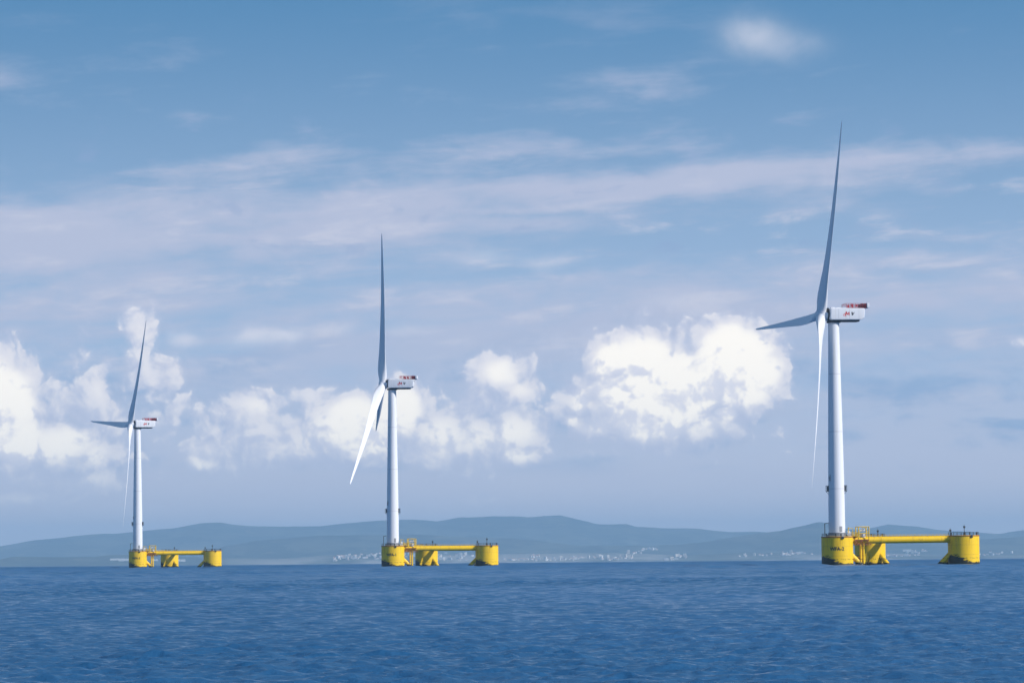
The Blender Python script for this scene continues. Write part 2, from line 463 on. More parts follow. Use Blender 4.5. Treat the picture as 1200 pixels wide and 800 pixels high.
M_SEA = mat('sea_water', (0.008, 0.055, 0.14), .14, spec=.5, fn=sea_fn)
sea_me = build_sea(); sea_me.materials.append(M_SEA)
sea = link('sea', sea_me); sea['kind'] = 'structure'

# ------------------------------------------------------------------ HILLS (terrain strips, skylines at 38, 30.5 and 26 km)
def interp(tab, u):
    xs = [t[0] for t in tab]; ys = [t[1] for t in tab]
    return np.interp(u, xs, ys)
FAR = [(-500,640),(-200,642),(0,638.8),(25,635),(62,630),(100,626),(130,623.7),(155,622.5),(200,617.5),(237,612.5),(260,611.7),(275,614),(300,615.5),(350,615),(375,616),(412,612),(450,608),(487,607),(512,609.5),(537,606),(575,603.7),(600,604),(621,605),(640,602.6),(658,602.6),(675,607),(697,612),(735,613.7),(748,617.5),(817,618),(858,622),(912,624),(938,619),(959,615),(980,617),(995,619),(1017,618.7),(1041,614),(1074,616),(1112,621.6),(1135,621.5),(1151,623),(1172,624.5),(1200,620),(1300,612),(1500,622),(1700,630)]
MID = [(-500,664),(225,664),(245,648),(262,640),(300,632.5),(337,630.5),(375,627.5),(450,626),(520,627),(600,631),(680,638),(760,640),(827,634),(880,626),(915,622),(938,616),(959,611),(975,612),(995,620),(1020,626),(1080,630),(1140,632),(1200,628),(1300,630),(1500,640),(1700,645)]
NEAR = [(-500,650),(-150,654),(0,655),(15,652),(75,652),(112,652),(128,650),(150,649.5),(190,650),(225,652),(262,654),(330,654),(380,650),(440,648),(520,650),(600,649),(700,647),(800,650),(880,647),(960,649),(1050,648),(1120,651),(1200,650),(1400,650),(1700,655)]
def fbm1(x, seed, f0, octv=5):
    r = np.random.default_rng(seed); s = np.zeros_like(x)
    for o in range(octv):
        for _ in range(3):
            s += np.sin(x * f0 * 2 ** o * (.8 + .4 * r.random()) + r.random() * 6.28) * .5 ** o / 3
    return s
def fbm2(x, y, seed, f0, octv=6):
    r = np.random.default_rng(seed); s = np.zeros_like(x)
    for o in range(octv):
        for _ in range(4):
            a = r.random() * 6.28; k = f0 * 2 ** o * (.8 + .4 * r.random())
            s += np.sin(k * (x * math.cos(a) + y * math.sin(a)) + r.random() * 6.28) * .5 ** o / 4
    return s
U_EDGE = np.linspace(-480, 1680, 900)
RIDGES = ((FAR, 38000, 5600, 3600, 3, .9), (MID, 30500, 3000, 2200, 5, .9), (NEAR, 26200, 1500, 1300, 8, .5))
def ridge_top(tab, D, seed, wob):
    ytop = interp(tab, U_EDGE) + fbm1(U_EDGE, seed, .045) * wob
    out = []
    for u, yy in zip(U_EDGE, ytop):
        d = ray(u, yy); s = D / math.hypot(d.x, d.y)
        out.append(CAM_H + d.z * s)
    return np.array(out)
AZ_EDGE = np.array([math.atan2(ray(u, 655).x, ray(u, 655).y) for u in U_EDGE])
TOPS = [ridge_top(t, D, s, wb) for (t, D, _, _, s, wb) in RIDGES]
SHORE = 25000.0
def terrain(Rd, Az):
    """height of the land, absolute z (includes the curve of the earth)"""
    x = Rd * np.sin(Az); y = Rd * np.cos(Az)
    dr = -(Rd ** 2) / (2 * R_EARTH)
    h = np.full_like(Rd, -6.0) + dr
    rough = fbm2(x, y, 21, 2 * PI / 2600)
    gully = np.abs(fbm2(x, y, 33, 2 * PI / 1300))
    for (t, D, w0, w1, s, wb), top in zip(RIDGES, TOPS):
        tp = np.interp(Az, AZ_EDGE, top)
        d0 = -(D ** 2) / (2 * R_EARTH)
        hh = tp - d0                                  # height above local sea
        q = (Rd - D); wdt = np.where(q < 0, w0, w1)
        prof = np.clip(1 - np.abs(q) / wdt, 0, 1)
        prof = prof ** 1.25
        e = np.clip(1 - prof, 0, 1)
        land = hh * prof * (1 - .55 * e * gully) + e * prof * 4 * rough * hh / 60 - (1 - np.clip(prof * 6, 0, 1)) * 8
        h = np.maximum(h, land + dr)
    coast = np.clip((Rd - SHORE) / 500, 0, 1) * (4 + 5 * np.clip(fbm2(x, y, 5, 2 * PI / 1800), -.6, 1)) + dr
    h = np.where(Rd > SHORE, np.maximum(h, coast), dr - 3)
    return h
def build_hills():
    az = np.linspace(AZ_EDGE[0], AZ_EDGE[-1], 1100)
    rd = np.concatenate([np.linspace(24700, 32500, 110), np.linspace(32500, 42500, 80)[1:]])
    Rg, Ag = np.meshgrid(rd, az, indexing='ij')
    H = terrain(Rg, Ag)
    H[-1, :] = -(rd[-1] ** 2) / (2 * R_EARTH) - 10
    co = np.stack([Rg * np.sin(Ag), Rg * np.cos(Ag), H], -1).reshape(-1, 3).astype(np.float32)
    nr, na = len(rd), len(az)
    i = np.arange(nr - 1)[:, None]; j = np.arange(na - 1)[None, :]
    f = np.stack([i * na + j, i * na + j + 1, (i + 1) * na + j + 1, (i + 1) * na + j], -1).reshape(-1, 4)
    me = bpy.data.meshes.new('hills')
    me.vertices.add(len(co)); me.vertices.foreach_set('co', co.ravel())
    me.loops.add(f.size); me.loops.foreach_set('vertex_index', f.ravel().astype(np.int32))
    me.polygons.add(len(f)); me.polygons.foreach_set('loop_start', np.arange(0, f.size, 4, dtype=np.int32))
    me.polygons.foreach_set('use_smooth', np.ones(len(f), dtype=bool))
    me.update(calc_edges=True)
    return me
def hill_fn(q, b):
    o = q.new('ShaderNodeTexCoord').outputs['Object']
    n = q.noise(q.v('MULTIPLY', o, (.0022, .0008, .012)), 1.0, 8, .65)
    n2 = q.noise(q.v('MULTIPLY', o, (.006, .003, .02)), 1.0, 5, .6)
    c = q.mix(q.step(n, .44, .58), (0.024, 0.040, 0.034), (0.075, 0.088, 0.068))
    c = q.mix(q.m('MULTIPLY', q.step(n2, .60, .72), .6), c, (0.22, 0.19, 0.13))
    # built-up ground, beaches and bare fields along the coast
    n3 = q.noise(q.v('MULTIPLY', o, (.0012, .0006, .01)), 1.0, 7, .65)
    coast = q.m('MULTIPLY', q.m('MULTIPLY', q.step(q.v('LENGTH', o), 27300, 25300), q.step(n3, .42, .60)), q.step(q.sep(o)[0], -2300, -1400))
    c = q.mix(q.m('MULTIPLY', coast, .8), c, (0.42, 0.40, 0.37))
    q.put(b.inputs['Base Color'], c)
M_HILL = mat('wooded_hillside', (0.06, 0.08, 0.04), .95, spec=.1, fn=hill_fn)
hm = build_hills(); hm.materials.append(M_HILL)
hills = link('hills', hm); hills['kind'] = 'structure'

# ------------------------------------------------------------------ COASTAL TOWNS (each house a thing)
def house_mesh(name, w_, d_, h_, rh, wall, roof, flat=False):
    bm = bmesh.new()
    v = [bm.verts.new(p) for p in ((-w_/2,-d_/2,-4),(w_/2,-d_/2,-4),(w_/2,d_/2,-4),(-w_/2,d_/2,-4),
                                   (-w_/2,-d_/2,h_),(w_/2,-d_/2,h_),(w_/2,d_/2,h_),(-w_/2,d_/2,h_))]
    for f in ((0,1,5,4),(1,2,6,5),(2,3,7,6),(3,0,4,7),(3,2,1,0)): bm.faces.new([v[i] for i in f])
    if flat:
        f = bm.faces.new([v[i] for i in (4,5,6,7)]); f.material_index = 1
        # parapet block and stair head
        box(bm, (w_ * .2, 0, h_ + 1.2), (w_ * .2, d_ * .3, 2.4))
    else:
        a = bm.verts.new((-w_/2, 0, h_ + rh)); b = bm.verts.new((w_/2, 0, h_ + rh))
        bm.faces.new((v[4], a, v[7])); bm.faces.new((v[5], v[6], b))
        for f in ((v[4], v[5], b, a), (v[6], v[7], a, b)): bm.faces.new(f).material_index = 1
    # recessed window openings on the sea front
    nf = max(1, int(h_ / 3.2)); nw = max(2, int(w_ / 3.5))
    for i in range(nf):
        for k in range(nw):
            x = -w_/2 + (k + .5) * w_ / nw; z = 1.7 + i * 3.1
            vv = [bm.verts.new((x + sx, -d_/2 - .02, z + sz)) for sx, sz in ((-.6,-.8),(.6,-.8),(.6,.8),(-.6,.8))]
            bm.faces.new(vv).material_index = 2
    me = bpy.data.meshes.new(name); bm.to_mesh(me); bm.free()
    for m in (wall, roof, M_GLASS): me.materials.append(m)
    return me
M_GLASS = mat('window_glass', (0.03, 0.04, 0.05), .1)
M_WALL = [mat('white_render', (.74,.74,.72), .8), mat('cream_render', (.62,.58,.52), .8), mat('pale_grey_render', (.48,.49,.51), .8)]
M_ROOF = mat('clay_roof', (.42,.17,.09), .8, vary=.3, vscale=.2)
M_ROOFG = mat('grey_flat_roof', (.5,.5,.5), .8)
HOUSES = [house_mesh('house', 11, 9, 6.5, 2.4, M_WALL[0], M_ROOF), house_mesh('house', 9, 9, 6.2, 2.2, M_WALL[1], M_ROOF),
          house_mesh('house', 14, 10, 7, 2.6, M_WALL[0], M_ROOF)]
BLOCKS = [house_mesh('apartment_block', 17, 11, 14, 0, M_WALL[0], M_ROOFG, True), house_mesh('apartment_block', 24, 12, 11, 0, M_WALL[2], M_ROOFG, True),
          house_mesh('apartment_block', 15, 12, 19, 0, M_WALL[1], M_ROOFG, True)]
SHEDS = [house_mesh('warehouse', 52, 24, 8, 3, M_WALL[0], M_ROOFG), house_mesh('warehouse', 70, 24, 9, 3, M_WALL[0], M_ROOFG)]
def land_z(x, y):
    Rd = np.array([math.hypot(x, y)]); Az = np.array([math.atan2(x, y)])
    return float(terrain(Rd, Az)[0])
def place_px(me, name, px, py, label, cat, group, scale=1.0):
    """put a building where the land shows at that place of the coast"""
    d = ray(px, py); a = math.atan2(d.x, d.y); t = d.z / math.hypot(d.x, d.y)
    rs_ = np.linspace(25050, 34000, 500)
    zz = terrain(rs_, np.full_like(rs_, a))
    tt = (zz - CAM_H) / rs_
    idx = np.argmax(tt >= t) if (tt >= t).any() else int(np.argmax(tt))
    Rd = rs_[idx] + rng.random() * 12
    x, y = Rd * math.sin(a), Rd * math.cos(a)
    o = link(name, me); o.location = (x, y, land_z(x, y)); o.rotation_euler.z = -a + rng.normal(0, .35)
    s = scale * (.9 + .4 * rng.random()); o.scale = (s, s, s)
    o['label'] = label; o['category'] = cat; o['group'] = group
    return o
# clusters: (x0, x1, top y at left / right, bottom y, n, share of blocks, where)
TOWNS = [
 (392,446, 644,646, 657, 62, .35, 'left of the middle turbine'),
 (474,486, 648,648, 657, 10, .3, 'behind the middle turbine platform'),
 (511,560, 647,646, 657, 50, .35, 'behind the middle turbine platform'),
 (586,640, 650,650, 657, 38, .2, 'just right of the middle turbine platform'),
 (640,740, 651,651, 656.5, 66, .3, 'on the shore midway between middle and right turbine'),
 (735,790, 643,642, 649, 22, .2, 'on the hillside midway between middle and right turbine'),
 (780,830, 650,646, 656.5, 26, .4, 'on the shore nearer the right turbine'),
 (866,960, 646,643, 652, 34, .3, 'just left of the right turbine'),
 (1058,1086, 645,645, 648.5, 14, .5, 'under the walkway beam of the right turbine'),
 (1036,1110, 647,648, 652, 16, .2, 'under the walkway beam of the right turbine'),
 (1148,1200, 646,646, 651, 12, .2, 'right of the right turbine platform'),
]
for (x0, x1, ya, yb, y1, n, sb, where) in TOWNS:
    cl = [(rng.random(), rng.random() ** 1.1, rng.random()) for _ in range(max(2, n // 9))]      # quarters of the town
    for k in range(n):
        cu_, cv_, cs_ = cl[int(rng.integers(len(cl)))]
        u = min(1, max(0, cu_ + rng.normal(0, 4.5 + 6 * cs_) / (x1 - x0))); px = x0 + (x1 - x0) * u
        top = ya + (yb - ya) * u
        py = y1 - min(1, max(0, .12 * rng.random() + cv_ * .85 + rng.normal(0, .10))) * (y1 - top)
        if rng.random() < sb:
            place_px(BLOCKS[int(rng.integers(3))], 'apartment_block', px, py, 'tiny pale distant apartment block ' + where, 'building', 'distant apartment blocks ' + where)
        else:
            place_px(HOUSES[int(rng.integers(3))], 'house', px, py, 'tiny white distant house ' + where, 'house', 'distant houses ' + where)
for (px, py, k, lab) in ((134,656.2,0,'long low white warehouse on the far shore, leftmost, left of the left turbine'),
                    (146,656.6,1,'long low white warehouse on the far shore just left of the left turbine platform'),
                    (181,657.0,0,'long low white warehouse seen under the left turbine platform beam'),
                    (212,657.6,0,'white warehouse on the far shore right of the rear column of the left platform'),
                    (1063,646,0,'low white warehouse above the distant town under the right platform beam')):
    o = place_px(SHEDS[k], 'warehouse', px, py, lab, 'warehouse', 'distant white warehouses', 1.0)
    o.rotation_euler.z = -math.atan2(o.location.x, o.location.y)

# ------------------------------------------------------------------ WIND TURBINES ON FLOATING PLATFORMS
HUB_Z = 98.7
COL_H = 11.5; COL_R = 6.2; ARM = 51.5
OVER = 4.9                     # hub ahead of the tower axis
TILT = math.radians(6.0)

def blade_mesh():
    #      r    chord thick/chord  pitch(deg)  prebend
    st = [(1.2, 3.6, 1.0, 46, 0), (2.8, 4.0, .95, 42, 0), (5, 4.9, .78, 38, .0), (8, 5.2, .60, 33, .05), (12, 4.95, .46, 27, .1), (18, 4.45, .37, 21, .2),
          (25, 4.1, .30, 18, .35), (34, 3.45, .26, 17, .7), (44, 2.8, .23, 17, 1.1), (54, 2.3, .21, 18, 1.6), (64, 1.75, .19, 16, 2.2), (72, 1.3, .18, 14, 2.7), (78, .95, .18, 13, 3.1), (81, .6, .18, 12, 3.3), (82.2, .12, .2, 12, 3.4)]
    fine = []
    for a, b in zip(st, st[1:]):
        for k in range(3):
            t = k / 3; fine.append(tuple(a[i] * (1 - t) + b[i] * t for i in range(5)))
    fine.append(st[-1])
    bm = bmesh.new(); rings = []; n = 28
    for r, c, tk, p, pb in fine:
        p = math.radians(p); ring = []
        circ = min(1, max(0, (tk - .35) / .65))
        ax = .5 * circ + .30 * (1 - circ)            # pitch axis along chord
        for i in range(n):
            a = 2 * PI * i / n
            xc = .5 * (1 - math.cos(a))              # 0 = leading edge
            naca = 2.6 * (0.2969 * math.sqrt(max(xc, 0)) - .126 * xc - .3516 * xc ** 2 + .2843 * xc ** 3 - .1015 * xc ** 4) * 1.92
            yt = (math.sin(a) * .5) * circ + (1 if math.sin(a) >= 0 else -1) * naca * .5 * (1 - circ)
            yy = yt * tk * c + (1 - circ) * .03 * c * 4 * xc * (1 - xc)
            xx = (xc - ax) * c
            # chord direction leading -> trailing edge: (-sin p, cos p)
            X_ = -math.sin(p) * xx + math.cos(p) * yy
            Y_ = math.cos(p) * xx + math.sin(p) * yy
            ring.append(bm.verts.new((X_ - pb, Y_, r)))
        rings.append(ring)
    for a, b in zip(rings, rings[1:]):
        for i in range(n): bm.faces.new((a[i], a[(i + 1) % n], b[(i + 1) % n], b[i]))
    bm.faces.new(list(reversed(rings[0]))); bm.faces.new(rings[-1])
    return mesh_from('blade', bm, M_WHITE, angle=60)

def bracket_mesh(side):
    bm = bmesh.new(); r = 3.02
    s = side
    box(bm, (s * (r + .55), -.3, 0), (1.1, 1.5, .18)); box(bm, (s * (r + .55), -.3, 2.2), (1.1, 1.5, .14))
    for y in (-1.0, .4): tube(bm, (s * (r + 1.05), y, 0), (s * (r + 1.05), y, 2.2), .07, n=6)
    box(bm, (s * (r + .35), -.3, 1.1), (.75, 1.1, 1.9), bev=.08)
    tube(bm, (s * (r + 1.0), -.3, -.05), (s * (r - .1), -.3, -1.3), .08, n=6)
    return mesh_from('equipment_bracket', bm, M_DARK, smooth=False)

MS = {}
def make_meshes():
    bm = bmesh.new()
    lathe(bm, [(3.25, COL_H - .02), (3.22, 24), (3.14, 34), (2.82, 55), (2.47, 75), (2.15, HUB_Z - 3.3), (2.15, HUB_Z - 2.9)], 72)
    MS['tower'] = mesh_from('tower', bm, M_TOWER)
    bm = bmesh.new()
    lathe(bm, [(4.15, COL_H + .003), (4.15, COL_H + .5), (3.45, COL_H + .55), (3.45, COL_H + 1.5), (3.26, COL_H + 1.55)], 56)
    for i in range(40):
        a = 2 * PI * i / 40; tube(bm, (4.05 * math.cos(a), 4.05 * math.sin(a), COL_H + .5), (4.05 * math.cos(a), 4.05 * math.sin(a), COL_H + .75), .06, n=6)
    MS['base_flange'] = mesh_from('base_flange', bm, M_GREY)
    MS['bracket-1'] = bracket_mesh(-1); MS['bracket1'] = bracket_mesh(1)
    bm = bmesh.new()
    box(bm, (-2.75, -1.7, 0), (.5, .9, 1.7), bev=.05); box(bm, (-2.6, -2.0, 1.3), (.25, .25, .5)); 
    MS['sensor_box'] = mesh_from('sensor_box', bm, M_GREY, smooth=False)
    bm = bmesh.new()                                    # door low on the tower, with frame
    for a0 in (-1.15,):
        box(bm, (3.27 * math.cos(a0), 3.27 * math.sin(a0), COL_H + 2.9), (.12, 1.1, 2.2), rot=Matrix.Rotation(a0, 4, 'Z'), bev=.04)
    MS['door'] = mesh_from('door', bm, M_GREY, smooth=False)
    # nacelle: long box, chamfered lower rear, rounded edges, front ring
    bm = bmesh.new()
    prof = [(-1.7, -2.5), (10.3, -2.5), (11.6, -1.75), (11.9, 1.7), (11.4, 2.1), (-1.2, 2.25), (-2.0, 1.8), (-2.1, -2.0)]
    L_ = [bm.verts.new((x, -3.7, z)) for x, z in prof]; R_ = [bm.verts.new((x, 3.7, z)) for x, z in prof]
    bm.faces.new(L_); bm.faces.new(list(reversed(R_)))
    for i in range(len(prof)):
        k = (i + 1) % len(prof); bm.faces.new((L_[k], L_[i], R_[i], R_[k]))
    bmesh.ops.bevel(bm, geom=list(bm.edges), offset=.42, segments=4, affect='EDGES', profile=.6)
    MS['nacelle'] = mesh_from('nacelle', bm, M_WHITE, angle=50)
    # black tray paints in the shade below the nacelle, around the yaw ring
    bm = bmesh.new()
    box(bm, (4.2, 0, -2.8), (11.4, 5.4, .6), bev=.12)
    lathe(bm, [(2.75, -3.5), (2.75, -2.7)], 40)
    MS['yaw_bearing_and_shade'] = mesh_from('yaw_bearing_and_shade', bm, M_SEAL_SHADE)
    bm = bmesh.new()
    lathe(bm, [(2.45, 0), (2.45, .35), (2.1, .36), (2.1, 1.5)], 48, Matrix.Translation((-2.05, 0, 0)) @ Matrix.Rotation(-PI / 2, 4, 'Y'))
    MS['rotor_seal'] = mesh_from('rotor_seal', bm, M_SEAL_SHADE)
    # panel joints of the nacelle sides
    bm = bmesh.new()
    for x in (1.2, 5.6, 9.4):
        box(bm, (x, 0, -.15), (.06, 7.412, 3.9))
    MS['panel_joint'] = mesh_from('panel_joint', bm, M_GREY, smooth=False)
    # helicopter hoist platform at the rear of the roof: red fence, dark cooler at the end
    bm = bmesh.new()
    box(bm, (9.2, 0, 2.35), (7.6, 6.2, .1))
    for x in (6.0, 8.6, 11.2, 12.6):
        for y in (-2.6, 2.6): box(bm, (x, y, 2.15), (.25, .25, .35))
    MS['hoist_deck'] = mesh_from('hoist_deck', bm, M_RED, smooth=False)
    bm = bmesh.new()
    x0, x1, zz, hh = 4.4, 13.0, 2.45, 1.5
    for y in (-3.2, 3.2):
        n = 9 if y < 0 else 5
        for i in range(n + 1):
            x = x0 + (x1 - x0) * i / n
            if y < 0 and i == 3: continue
            tube(bm, (x, y, zz - .6 if x < 5.6 else zz), (x, y, zz + hh), .075, n=6)
        for k in (.5, 1.0): tube(bm, (x0, y, zz + hh * k), (x1, y, zz + hh * k), .065, n=6)
        box(bm, (6.9, y, zz + .75), (.9, .05, 1.1)); box(bm, (8.6, y, zz + .6), (.7, .05, .9))
    for x in (x0, x1):
        for k in (.45, .75, 1.0): tube(bm, (x, -3.2, zz + hh * k), (x, 3.2, zz + hh * k), .065, n=6)
    MS['hoist_fence'] = mesh_from('hoist_fence', bm, M_RED, smooth=False)
    bm = bmesh.new()
    box(bm, (11.6, 0, 3.2), (2.1, 5.6, 1.35), bev=.1)
    MS['cooler'] = mesh_from('cooler', bm, mat('cooler_maroon', (.09, .012, .018), .5, vary=.4, vscale=3), smooth=False)
    bm = bmesh.new()
    box(bm, (13.3, 0, 3.25), (.9, 6.8, 1.75), bev=.15); box(bm, (13.1, 0, 2.3), (1.3, 5.6, .2))
    MS['end_panel'] = mesh_from('end_panel', bm, M_WHITE, smooth=False)
    bm = bmesh.new(); box(bm, (-.2, .6, 2.4), (1.6, 1.6, .5), bev=.12)
    MS['roof_hatch'] = mesh_from('roof_hatch', bm, M_WHITE, smooth=False)
    bm = bmesh.new(); box(bm, (2.2, -1.2, 2.33), (2.4, 1.4, .35), bev=.1)
    MS['roof_vent'] = mesh_from('roof_vent', bm, M_WHITE, smooth=False)
    bm = bmesh.new(); tube(bm, (3.6, 1, 2.1), (3.6, 1, 3.9), .05, n=6); tube(bm, (3.6, .5, 3.6), (3.6, 1.5, 3.6), .04, n=6)
    MS['wind_vane'] = mesh_from('wind_vane', bm, M_GREY, smooth=False)
    # the marks on the side: a red slanted M with a swoosh, a dark V
    bm = bmesh.new()
    def stroke(pts, wd, y=-3.71):
        pts = [(3.4 + (x - 3.5) * .88 - .35, z * .82 - .15) for x, z in pts]; wd *= .85
        for (x, z), (x2, z2) in zip(pts, pts[1:]):
            d = Vector((x2 - x, z2 - z)).normalized(); nx, nz = -d.y * wd / 2, d.x * wd / 2
            a = [bm.verts.new((p, y, q)) for p, q in ((x + nx, z + nz), (x2 + nx, z2 + nz), (x2 - nx, z2 - nz), (x - nx, z - nz))]
            b = [bm.verts.new((p, y + .03, q)) for p, q in ((x + nx, z + nz), (x2 + nx, z2 + nz), (x2 - nx, z2 - nz), (x - nx, z - nz))]
            bm.faces.new(a)
            for i in range(4): bm.faces.new((a[i], b[i], b[(i + 1) % 4], a[(i + 1) % 4]))
    stroke([(3.55, -.75), (3.95, .15), (4.25, -.05)], .22)
    stroke([(4.35, -.95), (4.95, 1.0)], .50); stroke([(4.95, 1.0), (5.35, -.45)], .48); stroke([(5.36, -.45), (6.15, .75)], .32); stroke([(6.15, .85), (6.15, -.75)], .46)
    stroke([(3.5, -.85), (4.2, -1.15), (5.2, -1.2)], .12)
    MS['emblem'] = mesh_from('emblem', bm, M_LOGO_RED, smooth=False)
    bm = bmesh.new()
    stroke([(7.5, .85), (7.75, -.72)], .62); stroke([(7.75, -.62), (8.6, .75)], .34)
    MS['letter_mark'] = mesh_from('letter_mark', bm, M_LOGO_BLK, smooth=False)
    # hub: cast centre with rounded nose, axis along -X
    bm = bmesh.new()
    pr = [(2.2, -2.45), (2.35, -1.2), (2.4, 0), (2.35, .6), (2.1, 1.2), (1.7, 1.7), (1.15, 2.05), (.6, 2.25), (.12, 2.3)]
    lathe(bm, pr, 56, Matrix.Rotation(-PI / 2, 4, 'Y'))
    MS['hub'] = mesh_from('hub', bm, M_WHITE, angle=60)
    bm = bmesh.new(); 
    for k in range(1):
        lathe(bm, [(1.93, 1.2), (1.93, 2.25), (1.86, 2.3)], 40)
    MS['blade_collar'] = mesh_from('blade_collar', bm, M_WHITE)
    MS['blade'] = blade_mesh()
    # column
    bm = bmesh.new()
    lathe(bm, [(COL_R, -6), (COL_R, COL_H - .12), (COL_R - .12, COL_H)], 96)
    MS['column'] = mesh_from('column', bm, M_YEL)
    bm = bmesh.new()
    lathe(bm, [(COL_R + .12, COL_H - .42), (COL_R + .14, COL_H - .1), (COL_R + .003, COL_H - .08)], 96)
    MS['column_rim'] = mesh_from('column_rim', bm, M_RUST)
    bm = bmesh.new(); rail_ring(bm, COL_R - .25, COL_H, 1.15, 22, .055)
    MS['column_railing'] = mesh_from('column_railing', bm, M_DARK, smooth=False)
    bm = bmesh.new()                                    # bollards and fairlead on the rim
    for a in (-1.75, -1.35, -.2, 2.4):
        cx, cy = (COL_R - .9) * math.cos(a), (COL_R - .9) * math.sin(a)
        tube(bm, (cx, cy, COL_H), (cx, cy, COL_H + 1.0), .22, n=10); tube(bm, (cx, cy, COL_H + .95), (cx, cy, COL_H + 1.2), .32, n=10)
    box(bm, ((COL_R + .1) * math.cos(-1.3), (COL_R + .1) * math.sin(-1.3), COL_H - .5), (.9, .7, 1.0), bev=.1)
    MS['bollard'] = mesh_from('bollard', bm, M_DARK, smooth=False)
    bm = bmesh.new()                                    # navigation light mast
    tube(bm, (0, 0, COL_H), (0, 0, COL_H + 3.4), .13, n=8); box(bm, (0, 0, COL_H + 3.2), (.75, .5, .8)); tube(bm, (0, 0, COL_H + 3.6), (0, 0, COL_H + 4.3), .05, n=6)
    box(bm, (0, 0, COL_H + .5), (.7, .6, 1.0), bev=.05)
    MS['light_mast'] = mesh_from('light_mast', bm, M_DARK, smooth=False)
    bm = bmesh.new()                                    # davit crane
    tube(bm, (0, 0, COL_H), (0, 0, COL_H + 5.2), .16, n=10); tube(bm, (0, 0, COL_H + 5.1), (1.6, -.5, COL_H + 5.4), .12, n=8); tube(bm, (1.5, -.45, COL_H + 5.3), (1.5, -.45, COL_H + 3.2), .03, n=5)
    MS['davit'] = mesh_from('davit', bm, M_DARK, smooth=False)
    bm = bmesh.new()                                    # winch and cabinets on the deck
    box(bm, (4.6, 1.0, COL_H + 1.1), (1.1, 1.6, 2.2), bev=.08)
    box(bm, (4.9, -1.3, COL_H + .8), (.9, 1.2, 1.6), bev=.08)
    tube(bm, (4.3, -3.0, COL_H + .7), (4.3, -1.9, COL_H + .7), .6, n=16)
    MS['deck_cabinet'] = mesh_from('deck_cabinet', bm, M_WHITE, smooth=False)
make_meshes()

